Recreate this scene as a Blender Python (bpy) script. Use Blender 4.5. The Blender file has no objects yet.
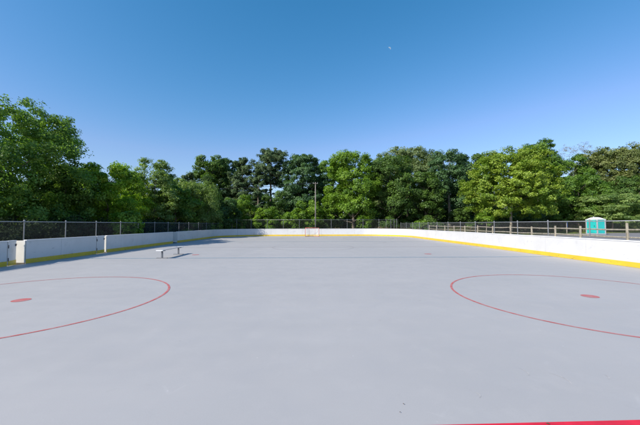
import bpy, math, random
import numpy as np
from mathutils import Vector

scene = bpy.context.scene
COL = scene.collection
TAU = math.tau

# ------------------------------------------------------------------ helpers
class MB:
    """collects shapes and links them as one mesh object"""
    def __init__(self): self.v = []; self.f = []
    def add(self, vs, fs):
        o = len(self.v); self.v += [tuple(p) for p in vs]; self.f += [tuple(i + o for i in q) for q in fs]
    def box(self, c, s, rz=0.0):
        x, y, z = s[0] / 2, s[1] / 2, s[2] / 2
        ca, sa = math.cos(rz), math.sin(rz)
        vs = []
        for dz in (-z, z):
            for dx, dy in ((-x, -y), (x, -y), (x, y), (-x, y)):
                vs.append((c[0] + dx * ca - dy * sa, c[1] + dx * sa + dy * ca, c[2] + dz))
        self.add(vs, [(3, 2, 1, 0), (4, 5, 6, 7), (0, 1, 5, 4), (1, 2, 6, 5), (2, 3, 7, 6), (3, 0, 4, 7)])
    def tube(self, pts, rad, n=8, cap=True):
        pts = [Vector(p) for p in pts]
        if not hasattr(rad, '__len__'): rad = [rad] * len(pts)
        vs = []; fs = []
        prev = None
        for i, p in enumerate(pts):
            d = (pts[min(i + 1, len(pts) - 1)] - pts[max(i - 1, 0)]).normalized()
            if prev is None:
                u = d.orthogonal().normalized()
            else:
                u = (prev - d * prev.dot(d)).normalized()
            prev = u; w = d.cross(u)
            for k in range(n):
                a = TAU * k / n
                vs.append(p + (u * math.cos(a) + w * math.sin(a)) * rad[i])
        for i in range(len(pts) - 1):
            for k in range(n):
                a, b = i * n + k, i * n + (k + 1) % n
                fs.append((a, b, b + n, a + n))
        if cap:
            fs.append(tuple(range(n - 1, -1, -1)))
            fs.append(tuple(range((len(pts) - 1) * n, len(pts) * n)))
        self.add(vs, fs)
    def lathe(self, prof, c=(0, 0, 0), n=20):
        vs = []; fs = []
        for r, z in prof:
            for k in range(n):
                a = TAU * k / n; vs.append((c[0] + r * math.cos(a), c[1] + r * math.sin(a), c[2] + z))
        for i in range(len(prof) - 1):
            for k in range(n):
                a, b = i * n + k, i * n + (k + 1) % n
                fs.append((a, b, b + n, a + n))
        self.add(vs, fs)
    def extrude(self, path, o0, o1, z0, z1, gap=None):
        """rectangle section swept along a 2-D path; offsets go to the right-hand side of travel"""
        runs = [path] if gap is None else split_path(path, gap[0], gap[1])
        for run in runs:
            P = [Vector(p) for p in run]; n = len(P); vs = []; fs = []
            for i in range(n):
                d = (P[min(i + 1, n - 1)] - P[max(i - 1, 0)]).normalized()
                nn = Vector((d.y, -d.x))
                a = P[i] + nn * o0; b = P[i] + nn * o1
                vs += [(a.x, a.y, z0), (b.x, b.y, z0), (b.x, b.y, z1), (a.x, a.y, z1)]
            for i in range(n - 1):
                for k in range(4):
                    a, b = i * 4 + k, i * 4 + (k + 1) % 4
                    fs.append((a, a + 4, b + 4, b))
            fs.append((0, 1, 2, 3)); fs.append((4 * n - 1, 4 * n - 2, 4 * n - 3, 4 * n - 4))
            self.add(vs, fs)
    def build(self, name, mat, parent=None, smooth=False, bevel=0.0):
        me = bpy.data.meshes.new(name)
        me.from_pydata(self.v, [], self.f); me.update()
        import bmesh
        bm = bmesh.new(); bm.from_mesh(me)
        bmesh.ops.recalc_face_normals(bm, faces=bm.faces)
        bm.to_mesh(me); bm.free()
        if smooth:
            me.polygons.foreach_set('use_smooth', [True] * len(me.polygons))
        o = bpy.data.objects.new(name, me); COL.objects.link(o)
        if mat: me.materials.append(mat)
        if bevel:
            b = o.modifiers.new('bevel', 'BEVEL'); b.width = bevel; b.segments = 2; b.limit_method = 'ANGLE'
        if parent is not None:
            o.parent = parent
            o.matrix_parent_inverse = parent.matrix_basis.inverted() if False else o.matrix_parent_inverse
        return o

def split_path(path, length, gap):
    P = [Vector(p) for p in path]; runs = []; cur = [P[0]]; left = length
    for i in range(1, len(P)):
        a = cur[-1] if cur else P[i - 1]; b = P[i]
        while (b - a).length > left:
            d = (b - a).normalized(); m = a + d * left
            cur.append(m); runs.append(cur); a = m + d * gap; cur = [a]; left = length
        left -= (b - a).length; cur.append(b)
    if len(cur) > 1 and (cur[-1] - cur[0]).length > 0.02: runs.append(cur)
    return runs

def tag(o, label=None, cat=None, group=None, kind=None):
    if label: o['label'] = label
    if cat: o['category'] = cat
    if group: o['group'] = group
    if kind: o['kind'] = kind
    return o

def thing(name, label, cat, loc=(0, 0, 0), rz=0.0, group=None):
    o = bpy.data.objects.new(name, None); COL.objects.link(o)
    o.location = loc; o.rotation_euler = (0, 0, rz); o.empty_display_size = 0.2
    return tag(o, label, cat, group)

# ------------------------------------------------------------------ materials
def new_mat(name):
    m = bpy.data.materials.new(name); m.use_nodes = True
    nt = m.node_tree
    b = nt.nodes['Principled BSDF']
    return m, nt, b

def N(nt, t, **kw):
    n = nt.nodes.new(t)
    for k, v in kw.items(): setattr(n, k, v)
    return n

def noise(nt, scale, detail=4, rough=0.55, stretch=None, dist=0.0):
    tc = N(nt, 'ShaderNodeNewGeometry')
    src = tc.outputs['Position']
    if stretch:
        mp = N(nt, 'ShaderNodeMapping'); mp.inputs['Scale'].default_value = stretch
        nt.links.new(src, mp.inputs['Vector']); src = mp.outputs['Vector']
    n = N(nt, 'ShaderNodeTexNoise'); n.inputs['Scale'].default_value = scale
    n.inputs['Detail'].default_value = detail; n.inputs['Roughness'].default_value = rough
    n.inputs['Distortion'].default_value = dist
    nt.links.new(src, n.inputs['Vector'])
    return n.outputs['Fac']

def ramp(nt, src, stops):
    r = N(nt, 'ShaderNodeValToRGB'); e = r.color_ramp.elements
    while len(e) < len(stops): e.new(0.5)
    for k, (p, c) in enumerate(stops):
        e[k].position = p
        e[k].color = (c, c, c, 1) if not hasattr(c, '__len__') else (*c, 1)
    nt.links.new(src, r.inputs['Fac'])
    return r.outputs['Color']

def mix(nt, fac, a, b, mode='MIX'):
    m = N(nt, 'ShaderNodeMix', data_type='RGBA', blend_type=mode)
    for sock, v in ((m.inputs[0], fac), (m.inputs[6], a), (m.inputs[7], b)):
        if isinstance(v, bpy.types.NodeSocket): nt.links.new(v, sock)
        elif hasattr(v, '__len__'): sock.default_value = (*v, 1)
        else: sock.default_value = v
    return m.outputs[2]

def bump(nt, b, h, strength=0.2, dist=0.01):
    n = N(nt, 'ShaderNodeBump'); n.inputs['Strength'].default_value = strength; n.inputs['Distance'].default_value = dist
    nt.links.new(h, n.inputs['Height']); nt.links.new(n.outputs['Normal'], b.inputs['Normal'])

def plain(name, col, rough=0.5, metal=0.0, var=0.12, scale=3.0, fine=None):
    """one colour, broken up by soft dirt and wear"""
    m, nt, b = new_mat(name)
    n1 = noise(nt, scale, 5)
    lo = tuple(c * (1 - var) for c in col); hi = tuple(min(1, c * (1 + var * 0.6)) for c in col)
    c = ramp(nt, n1, [(0.32, lo), (0.68, hi)])
    if fine:
        c = mix(nt, ramp(nt, noise(nt, fine, 3), [(0.60, 0.0), (0.75, 0.35)]), c, tuple(x * 0.55 for x in col))
    nt.links.new(c, b.inputs['Base Color'])
    b.inputs['Roughness'].default_value = rough; b.inputs['Metallic'].default_value = metal
    return m

FLOOR_COL = (0.388, 0.376, 0.372)
def fl(k, w=0.0): return (FLOOR_COL[0] * k + w, FLOOR_COL[1] * k, FLOOR_COL[2] * k - w)
def floor_colour(nt):
    base = ramp(nt, noise(nt, 0.16, 5, 0.55, (1, 0.6, 1), 0.6), [(0.30, fl(0.93, -0.004)), (0.52, FLOOR_COL), (0.74, fl(1.05, 0.004))])
    # long faint squeegee / paint-roller bands across the rink
    band = ramp(nt, noise(nt, 0.9, 4, 0.6, (0.12, 1.0, 1)), [(0.35, 0.0), (0.70, 0.40)])
    base = mix(nt, band, base, fl(0.90))
    # mid-size blotches
    bl = ramp(nt, noise(nt, 1.7, 6, 0.65), [(0.52, 0.0), (0.72, 0.28)])
    base = mix(nt, bl, base, fl(1.10, 0.004))
    # dusty stains and fine grime
    st = ramp(nt, noise(nt, 6.0, 8, 0.7), [(0.60, 0.0), (0.76, 0.30)])
    base = mix(nt, st, base, fl(0.78))
    gr = ramp(nt, noise(nt, 90.0, 3, 0.6), [(0.35, 0.10), (0.65, 0.0)])
    base = mix(nt, gr, base, fl(0.6))
    # pale chips in the coating
    vo = N(nt, 'ShaderNodeTexVoronoi'); vo.inputs['Scale'].default_value = 2.3; vo.inputs['Randomness'].default_value = 1
    g = N(nt, 'ShaderNodeNewGeometry'); nt.links.new(g.outputs['Position'], vo.inputs['Vector'])
    dots = ramp(nt, vo.outputs['Distance'], [(0.012, 0.40), (0.026, 0.0)])
    base = mix(nt, dots, base, fl(1.6))
    vo2 = N(nt, 'ShaderNodeTexVoronoi'); vo2.inputs['Scale'].default_value = 1.5
    mp = N(nt, 'ShaderNodeMapping'); mp.inputs['Location'].default_value = (3.3, 7.1, 0); mp.inputs['Scale'].default_value = (1.4, 0.7, 1)
    nt.links.new(g.outputs['Position'], mp.inputs['Vector']); nt.links.new(mp.outputs['Vector'], vo2.inputs['Vector'])
    dk = ramp(nt, vo2.outputs['Distance'], [(0.010, 0.45), (0.022, 0.0)])
    base = mix(nt, dk, base, fl(0.45))
    # skate scuffs: thin wavy pale strokes
    for sc, rot in ((0.55, 0.5), (0.7, -0.9)):
        w = N(nt, 'ShaderNodeTexWave'); w.inputs['Scale'].default_value = sc; w.inputs['Distortion'].default_value = 9
        w.inputs['Detail'].default_value = 3; w.inputs['Detail Scale'].default_value = 0.6
        mp = N(nt, 'ShaderNodeMapping'); mp.inputs['Rotation'].default_value = (0, 0, rot)
        nt.links.new(g.outputs['Position'], mp.inputs['Vector']); nt.links.new(mp.outputs['Vector'], w.inputs['Vector'])
        line = ramp(nt, w.outputs['Fac'], [(0.985, 0.0), (0.999, 1.0)])
        msk = ramp(nt, noise(nt, 1.1, 3), [(0.62, 0.0), (0.70, 0.14)])
        base = mix(nt, mix(nt, 1.0, line, msk, 'MULTIPLY'), base, fl(1.35))
    for ax_, per_, off_ in ((1, 9.0, 1.2), (0, 8.5, 4.1)):
        sx = N(nt, 'ShaderNodeSeparateXYZ'); nt.links.new(g.outputs['Position'], sx.inputs[0])
        a1 = N(nt, 'ShaderNodeMath', operation='ADD'); nt.links.new(sx.outputs[ax_], a1.inputs[0]); a1.inputs[1].default_value = off_ + 90
        pp = N(nt, 'ShaderNodeMath', operation='PINGPONG'); nt.links.new(a1.outputs[0], pp.inputs[0]); pp.inputs[1].default_value = per_
        k = ramp(nt, pp.outputs[0], [(0.006, 0.16), (0.014, 0.0)])
        base = mix(nt, k, base, fl(0.55))
    return base

def make_floor_mat():
    m, nt, b = new_mat('painted_court')
    nt.links.new(floor_colour(nt), b.inputs['Base Color'])
    r = ramp(nt, noise(nt, 2.0, 5), [(0.3, 0.55), (0.7, 0.75)])
    nt.links.new(r, b.inputs['Roughness'])
    b.inputs['Specular IOR Level'].default_value = 0.35
    bump(nt, b, noise(nt, 120, 3), 0.25, 0.002)
    return m

def paint_mat(name, col, wear=0.35, scale=5.0):
    m, nt, b = new_mat(name)
    w = ramp(nt, noise(nt, scale, 8, 0.7), [(0.50 - wear * 0.4, 0.0), (0.50 + wear, 0.75)])
    lo = mix(nt, ramp(nt, noise(nt, 1.3, 3), [(0.3, 0.0), (0.7, 1.0)]), col, tuple(c * 0.86 for c in col))
    nt.links.new(mix(nt, w, lo, FLOOR_COL), b.inputs['Base Color'])
    b.inputs['Roughness'].default_value = 0.6
    return m

def leaf_mat(name, dark, light, trans=0.30, rough=0.5):
    m, nt, b = new_mat(name)
    at = N(nt, 'ShaderNodeAttribute'); at.attribute_name = 'tint'
    c = ramp(nt, at.outputs['Fac'], [(0.05, dark), (0.95, light)])
    nt.links.new(c, b.inputs['Base Color']); b.inputs['Roughness'].default_value = rough
    b.inputs['Specular IOR Level'].default_value = 0.35
    tr = N(nt, 'ShaderNodeBsdfTranslucent')
    nt.links.new(mix(nt, 1.0, c, (1.25, 1.35, 0.55), 'MULTIPLY'), tr.inputs['Color'])
    ms = N(nt, 'ShaderNodeMixShader'); ms.inputs['Fac'].default_value = trans
    nt.links.new(b.outputs[0], ms.inputs[1]); nt.links.new(tr.outputs[0], ms.inputs[2])
    nt.links.new(ms.outputs[0], nt.nodes['Material Output'].inputs['Surface'])
    return m

def bark_mat(name, col):
    m, nt, b = new_mat(name)
    n = noise(nt, 9, 6, 0.65, (1, 1, 0.25))
    nt.links.new(ramp(nt, n, [(0.3, tuple(c * 0.5 for c in col)), (0.7, tuple(min(1, c * 1.35) for c in col))]), b.inputs['Base Color'])
    b.inputs['Roughness'].default_value = 0.9; bump(nt, b, n, 0.8, 0.04)
    return m

M = {}
M['floor'] = make_floor_mat()
M['red_line'] = paint_mat('worn_red_paint', (0.50, 0.085, 0.075), 0.30)
M['fresh_red'] = plain('fresh_red_paint', (0.64, 0.012, 0.036), 0.6, 0, 0.16, 5.0, 14.0)
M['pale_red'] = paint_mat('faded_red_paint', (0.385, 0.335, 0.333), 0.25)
M['blue_line'] = paint_mat('worn_blue_paint', (0.16, 0.27, 0.34), 0.25)
M['board_white'] = plain('white_board_plastic', (0.59, 0.59, 0.59), 0.35, 0, 0.05, 0.9, 2.2)
def add_marks(m, scale, stretch, lo, hi, amt, col):
    nt = m.node_tree; b = nt.nodes['Principled BSDF']; src = b.inputs['Base Color'].links[0].from_socket
    k = ramp(nt, noise(nt, scale, 3, 0.6, stretch, 0.4), [(lo, 0.0), (hi, amt)])
    nt.links.new(mix(nt, k, src, col), b.inputs['Base Color'])
add_marks(M['board_white'], 5.0, (1, 1, 3.5), 0.67, 0.72, 0.45, (0.10, 0.10, 0.11))
add_marks(M['board_white'], 0.7, (1, 1, 1.6), 0.50, 0.75, 0.35, (0.45, 0.44, 0.42))
M['cap_white'] = plain('white_cap_plastic', (0.72, 0.72, 0.72), 0.4, 0, 0.04, 2.0)
M['yellow'] = plain('yellow_kick_plastic', (0.66, 0.46, 0.035), 0.4, 0, 0.10, 1.2, 3.0)
add_marks(M['yellow'], 6.0, (1, 1, 4.0), 0.60, 0.68, 0.55, (0.12, 0.10, 0.05))
M['jamb_white'] = plain('cream_board_edge', (0.80, 0.76, 0.68), 0.5, 0, 0.05, 3)
M['galv'] = plain('galvanised_steel', (0.31, 0.32, 0.33), 0.45, 0.55, 0.15, 6)
M['wire'] = plain('galvanised_wire', (0.11, 0.115, 0.12), 0.5, 0.4, 0.15, 6)
M['dark_metal'] = plain('dark_hinge_metal', (0.03, 0.03, 0.035), 0.5, 0.6, 0.2, 8)
M['alu'] = plain('grey_bench_plank', (0.43, 0.42, 0.42), 0.4, 0.1, 0.06, 4)
M['leg_grey'] = plain('grey_bench_leg', (0.16, 0.17, 0.19), 0.45, 0.5, 0.12, 6)
M['goal_red'] = plain('red_goal_pipe', (0.50, 0.11, 0.09), 0.4, 0, 0.12, 5)
M['net'] = plain('white_net_cord', (0.72, 0.72, 0.70), 0.8, 0, 0.08, 5)
M['wood_grey'] = bark_mat('weathered_rail_wood', (0.36, 0.32, 0.25))
M['pole_wood'] = bark_mat('grey_pole_wood', (0.22, 0.20, 0.175))
M['bark'] = bark_mat('brown_grey_bark', (0.16, 0.13, 0.10))
M['bark_pale'] = bark_mat('pale_bark', (0.30, 0.26, 0.20))
M['teal'] = plain('teal_plastic', (0.012, 0.46, 0.44), 0.42, 0, 0.10, 2.5)
M['teal_door'] = plain('teal_door_plastic', (0.015, 0.53, 0.50), 0.42, 0, 0.08, 2.5)
M['grey_plastic'] = plain('grey_plastic', (0.40, 0.41, 0.43), 0.5, 0, 0.1, 4)
M['white_plastic'] = plain('white_roof_plastic', (0.76, 0.77, 0.77), 0.4, 0, 0.05, 3)
M['blue_sign'] = plain('blue_sign_paint', (0.05, 0.14, 0.34), 0.5, 0, 0.1, 6)
M['dry_leaf'] = plain('dry_brown_leaf', (0.09, 0.055, 0.03), 0.8, 0, 0.25, 40)

def make_ground_mat():
    m, nt, b = new_mat('leaf_litter_and_weeds')
    base = ramp(nt, noise(nt, 1.6, 8, 0.7), [(0.30, (0.055, 0.040, 0.026)), (0.52, (0.120, 0.090, 0.060)), (0.72, (0.190, 0.150, 0.100))])
    gm = ramp(nt, noise(nt, 0.28, 5, 0.6), [(0.44, 0.0), (0.58, 0.9)])
    g = ramp(nt, noise(nt, 5, 6, 0.7), [(0.3, (0.035, 0.060, 0.014)), (0.7, (0.095, 0.130, 0.035))])
    nt.links.new(mix(nt, gm, base, g), b.inputs['Base Color']); b.inputs['Roughness'].default_value = 0.95
    bump(nt, b, noise(nt, 14, 6), 0.9, 0.05)
    return m
def make_lawn_mat():
    m, nt, b = new_mat('dry_mown_lawn')
    g = ramp(nt, noise(nt, 4, 8, 0.7), [(0.3, (0.075, 0.095, 0.030)), (0.7, (0.150, 0.165, 0.060))])
    d = ramp(nt, noise(nt, 0.5, 5, 0.6), [(0.40, 0.0), (0.66, 0.85)])
    nt.links.new(mix(nt, d, g, (0.30, 0.26, 0.14)), b.inputs['Base Color']); b.inputs['Roughness'].default_value = 0.95
    bump(nt, b, noise(nt, 25, 5), 0.8, 0.03)
    return m
def make_asphalt_mat():
    m, nt, b = new_mat('old_pale_asphalt')
    a = ramp(nt, noise(nt, 0.6, 6, 0.6), [(0.3, (0.145, 0.142, 0.150)), (0.7, (0.205, 0.200, 0.208))])
    s = ramp(nt, noise(nt, 60, 3), [(0.45, 0.0), (0.7, 0.5)])
    nt.links.new(mix(nt, s, a, (0.30, 0.29, 0.29)), b.inputs['Base Color']); b.inputs['Roughness'].default_value = 0.9
    bump(nt, b, noise(nt, 70, 4), 0.5, 0.01)
    return m
M['ground'] = make_ground_mat(); M['lawn'] = make_lawn_mat(); M['asphalt'] = make_asphalt_mat()

L = {
 'oak': leaf_mat('oak_leaves', (0.044, 0.097, 0.020), (0.138, 0.237, 0.044), 0.36),
 'dark': leaf_mat('dark_leaves', (0.035, 0.086, 0.025), (0.111, 0.203, 0.052), 0.30),
 'shade': leaf_mat('shade_toned_ivy', (0.010, 0.024, 0.007), (0.030, 0.052, 0.014), 0.15, 0.9),  # undergrowth leaves darkened so the strip behind the fence reads as shaded
 'blue': leaf_mat('bluish_leaves', (0.041, 0.101, 0.039), (0.119, 0.216, 0.078), 0.30),
 'mid': leaf_mat('mid_leaves', (0.057, 0.133, 0.019), (0.174, 0.300, 0.041), 0.36),
 'bright': leaf_mat('bright_leaves', (0.075, 0.164, 0.015), (0.224, 0.361, 0.033), 0.36),
 'lime': leaf_mat('lime_leaves', (0.112, 0.200, 0.016), (0.305, 0.400, 0.052), 0.38),
 'lime_lit': leaf_mat('brightened_lime_leaves', (0.117, 0.227, 0.016), (0.338, 0.481, 0.039), 0.52),  # lime leaves brightened for the left trees, sunlight put into the colour
 'oak_lit': leaf_mat('brightened_oak_leaves', (0.076, 0.159, 0.027), (0.249, 0.386, 0.076), 0.50),  # brighter copy of oak, making up for weak sun on the left trees
 'grey_lit': leaf_mat('brightened_feathery_leaves', (0.113, 0.194, 0.052), (0.324, 0.427, 0.135), 0.50),  # paler copy of grey, lifted in place of sunlight on the left crowns
 'brush': leaf_mat('dry_brush_leaves', (0.088, 0.072, 0.035), (0.253, 0.204, 0.110), 0.36),
 'olive': leaf_mat('olive_leaves', (0.089, 0.127, 0.033), (0.240, 0.272, 0.089), 0.36),
 'grey': leaf_mat('greyish_leaves', (0.075, 0.127, 0.044), (0.226, 0.290, 0.111), 0.36),
 'pine': leaf_mat('pine_needles', (0.042, 0.093, 0.039), (0.149, 0.211, 0.084), 0.15, 0.6),
 'twig': leaf_mat('dry_seed_tufts', (0.200, 0.180, 0.140), (0.340, 0.310, 0.240), 0.36),
}

# ------------------------------------------------------------------ terrain
def ground_z(x):                       # the right-hand side climbs gently, then levels out
    return min(max((x - 16.0) * 0.02, 0.0), 0.5)

def sheet(name, x0, x1, y0, y1, dz, mat, nx=None):
    xs = sorted(set([x0, x1] + [k for k in (16.0, 41.0) if x0 < k < x1]))
    b = MB()
    for a, c in zip(xs[:-1], xs[1:]):
        b.add([(a, y0, ground_z(a) + dz), (c, y0, ground_z(c) + dz), (c, y1, ground_z(c) + dz), (a, y1, ground_z(a) + dz)], [(0, 1, 2, 3)])
    return tag(b.build(name, mat), kind='structure')

sheet('ground', -900, 900, -300, 1500, -0.012, M['ground'])
sheet('lawn', 13.6, 70, -10, 52, -0.006, M['lawn'])
sheet('asphalt_lot', 19.5, 60, 2, 39.5, 0.0, M['asphalt'])

# rink: half width W, near end Y0, far end Y1, corner radius RC
W, Y0, Y1, RC = 12.76, -0.4, 44.0, 6.0
def arc(cx, cy, r, a0, a1, n):
    return [(cx + r * math.cos(a0 + (a1 - a0) * i / n), cy + r * math.sin(a0 + (a1 - a0) * i / n)) for i in range(n + 1)]
R90 = math.pi / 2
outline = arc(W - RC, Y1 - RC, RC, 0, R90, 20) + arc(-W + RC, Y1 - RC, RC, R90, 2 * R90, 20) \
        + arc(-W + RC, Y0 + RC, RC, 2 * R90, 3 * R90, 20) + arc(W - RC, Y0 + RC, RC, 3 * R90, 4 * R90, 20)
b = MB(); b.add([(x * 1.012, (y - 22) * 1.01 + 22, 0.0) for x, y in outline], [tuple(range(len(outline)))])
tag(b.build('rink_floor', M['floor']), kind='structure')

# ------------------------------------------------------------------ floor markings
def ring(name, cx, cy, r, w, mat, z=0.004, n=160):
    b = MB(); vs = []; fs = []
    for i in range(n):
        a = TAU * i / n
        vs += [(cx + (r - w / 2) * math.cos(a), cy + (r - w / 2) * math.sin(a), z), (cx + (r + w / 2) * math.cos(a), cy + (r + w / 2) * math.sin(a), z)]
    for i in range(n):
        j = (i + 1) % n; fs.append((2 * i, 2 * i + 1, 2 * j + 1, 2 * j))
    b.add(vs, fs); return tag(b.build(name, mat), kind='structure')
def disc(name, cx, cy, r, mat, z=0.004):
    b = MB(); b.add([(cx + r * math.cos(TAU * i / 40), cy + r * math.sin(TAU * i / 40), z) for i in range(40)], [tuple(range(40))])
    return tag(b.build(name, mat), kind='structure')
def line(name, x0, x1, y, w, mat, z=0.004, skew=0.0):
    b = MB(); n = 40
    for i in range(n):
        a, c = x0 + (x1 - x0) * i / n, x0 + (x1 - x0) * (i + 1) / n
        ya, yc = y + skew * a, y + skew * c
        b.add([(a, ya - w / 2, z), (c, yc - w / 2, z), (c, yc + w / 2, z), (a, ya + w / 2, z)], [(0, 1, 2, 3)])
    return tag(b.build(name, mat), kind='structure')
GOAL_Y, FAR_GOAL_Y = 2.60, 41.4
for sx in (-1, 1):
    ring('face_off_circle_line', 6.71 * sx, 7.16, 3.06, 0.055, M['red_line'])
    disc('face_off_spot', 6.71 * sx, 7.16, 0.175, M['red_line'])
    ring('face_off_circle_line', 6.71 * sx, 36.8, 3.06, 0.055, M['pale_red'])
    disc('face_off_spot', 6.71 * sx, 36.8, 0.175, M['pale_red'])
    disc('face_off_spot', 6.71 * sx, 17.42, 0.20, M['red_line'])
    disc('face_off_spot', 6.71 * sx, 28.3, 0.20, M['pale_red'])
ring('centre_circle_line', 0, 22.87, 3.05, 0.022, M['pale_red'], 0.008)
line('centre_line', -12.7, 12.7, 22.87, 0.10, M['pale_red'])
line('blue_zone_line', -12.7, 12.7, 15.73, 0.17, M['blue_line'])
line('blue_zone_line', -12.7, 12.7, 30.0, 0.17, M['blue_line'])
line('goal_line', -12.6, 12.6, GOAL_Y - 0.040, 0.16, M['fresh_red'], 0.004, 0.0135)
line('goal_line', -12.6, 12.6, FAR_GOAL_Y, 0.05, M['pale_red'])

rng = random.Random(3)
M['scuff'] = plain('pale_wheel_scuff', fl(1.15), 0.7, 0, 0.25, 30)
SCUFFS = [(2.58, 3.56, 0.22, 1.5, 0.0037), (2.9, 3.41, 0.3, 1.75, 0.0045), (1.27, 5.52, 0.12, 1.5, 0.0043), (3.42, 3.42, 0.15, 1.2, 0.0031), (1.76, 3.1, 0.12, 1.4, 0.0057), (2.51, 6.92, 0.2, 1.2, 0.0055)]
for sx_, sy_, ln_, an_, wd_ in SCUFFS:
    b = MB(); n = 8; pts = []
    for i in range(n + 1):
        t = i / n - 0.5; a_ = an_ + t * 0.9; pts.append((sx_ + ln_ * t * math.cos(a_), sy_ + ln_ * t * math.sin(a_), wd_ * (1 - 3.4 * t * t)))
    vs = []
    for x_, y_, h_ in pts: vs += [(x_ + h_ * math.sin(an_), y_ - h_ * math.cos(an_), 0.003), (x_ - h_ * math.sin(an_), y_ + h_ * math.cos(an_), 0.003)]
    b.add(vs, [(2 * i, 2 * i + 1, 2 * i + 3, 2 * i + 2) for i in range(n)]); tag(b.build('scuff_mark', M['scuff']), kind='structure')

# ------------------------------------------------------------------ rink boards
HB = 1.07
def boards(path, label, end_start=None, end_end=None):
    root = thing('rink_board_wall', label, 'rink boards', (path[0][0], path[0][1], 0), 0, 'boards around the rink')
    P = [(x - path[0][0], y - path[0][1]) for x, y in path]
    b = MB(); b.extrude(P, 0.0, 0.018, 0.0, HB - 0.045, (2.44, 0.009)); b.build('panel', M['board_white'], root)
    b = MB(); b.extrude(P, -0.012, -0.002, 0.012, 0.215, (2.44, 0.004)); b.build('kick_plate', M['yellow'], root)
    b = MB(); b.extrude(P, -0.022, 0.125, HB - 0.042, HB); b.build('cap_rail', M['cap_white'], root, bevel=0.008)
    # steel frame at the back: uprights and two stringers
    b = MB(); b.extrude(P, 0.022, 0.062, 0.10, 0.15); b.extrude(P, 0.022, 0.062, 0.60, 0.65)
    for run in split_path(P, 1.22, 0.001):
        d = (run[1] - run[0]).normalized(); n = Vector((d.y, -d.x)); c = run[0] + n * 0.092 + d * 0.04
        b.box((c.x, c.y, (HB - 0.05) / 2), (0.05, 0.05, HB - 0.06), math.atan2(d.y, d.x))
    b.build('back_frame', M['galv'], root)
    for e in (end_start, end_end):
        if e:
            b = MB(); x0, x1, y = e
            b.box(((x0 + x1) / 2 - path[0][0], y - path[0][1], 0.55), (abs(x1 - x0), 0.03, 0.98))
            b.build('end_panel', M['jamb_white'], root)
    return root
# paths run so that the right-hand side of travel is outside the rink
def left_path(ya, yb): return [(-W, yb - (yb - ya) * i / 6) for i in range(7)]   # travelling towards the camera: right-hand = -X
left_far = arc(-W + RC, Y1 - RC, RC, 1.45 * R90, 2 * R90, 14) + [(-W, Y1 - RC - (Y1 - RC - 28.52) * i / 5) for i in range(1, 6)]
right = [(W, 4.0 + (Y1 - RC - 4.0) * i / 12) for i in range(12)] + arc(W - RC, Y1 - RC, RC, 0, 0.55 * R90, 14)
end = arc(W - RC, Y1 - RC, RC, 0.552 * R90, R90, 12) + arc(-W + RC, Y1 - RC, RC, R90, 1.448 * R90, 12)
# mirror direction: boards() offsets to the right-hand side of travel, so travel clockwise seen from above is inward; flip
boards(left_path(4.0, 12.87)[::-1][::-1] and [(-W, 4.0 + (12.87 - 4.0) * i / 6) for i in range(7)][::-1], 'shaded white rink boards with yellow base, cut off by the left picture edge')
boards([(-W, 13.70 + (18.02 - 13.70) * i / 4) for i in range(5)][::-1], 'shaded white rink boards between the nearest and the middle gate opening', None, (-W - 0.03, -W - 0.62, 13.68))
boards([(-W, 18.92 + (27.66 - 18.92) * i / 6) for i in range(7)][::-1], 'shaded white rink boards between the middle gate and the far narrow gap, behind the bench', None, (-W - 0.02, -W - 0.16, 18.90))
boards(left_far, 'shaded white rink boards curving round the far left corner', None, (-W - 0.03, -W - 0.60, 28.50))
boards(end[::1][::-1][::-1], 'white rink boards across the far end behind the red hockey goal')
boards(right[::-1][::-1], 'bright sunlit white rink boards with yellow base along the whole right side')

def gate(hinge, tip, label):
    dx, dy = tip[0] - hinge[0], tip[1] - hinge[1]; ln = math.hypot(dx, dy); rz = math.atan2(dy, dx)
    root = thing('rink_gate', label, 'gate', (hinge[0], hinge[1], 0), rz, 'gates in the left boards')
    b = MB(); b.box((ln / 2 + 0.01, 0, 0.54), (ln - 0.02, 0.03, 0.97)); b.build('panel', M['board_white'], root, bevel=0.004)
    b = MB(); b.box((ln / 2 + 0.01, -0.021, 0.115), (ln - 0.02, 0.010, 0.20)); b.build('kick_plate', M['yellow'], root)
    b = MB(); b.box((ln / 2 + 0.01, 0.03, HB - 0.021), (ln - 0.02, 0.12, 0.042)); b.build('cap_rail', M['cap_white'], root, bevel=0.008)
    for z in (0.28, 0.82):
        b = MB(); b.tube([(0.012, -0.03, z - 0.07), (0.012, -0.03, z + 0.07)], 0.014, 8); b.box((0.04, -0.019, z), (0.05, 0.006, 0.06)); b.build('hinge', M['dark_metal'], root)
    b = MB(); b.box((ln - 0.06, -0.028, 0.86), (0.05, 0.025, 0.10)); b.tube([(ln - 0.10, -0.045, 0.89), (ln - 0.01, -0.045, 0.89)], 0.010, 8); b.build('latch', M['dark_metal'], root)
gate((-W, 12.885), (-13.02, 13.50), 'white gate swung slightly open before the bright opening, nearest on the left boards')
gate((-W - 0.005, 18.035), (-W - 0.075, 18.80), 'narrow white gate standing ajar beside a dark latch, middle of the left boards')

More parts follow.
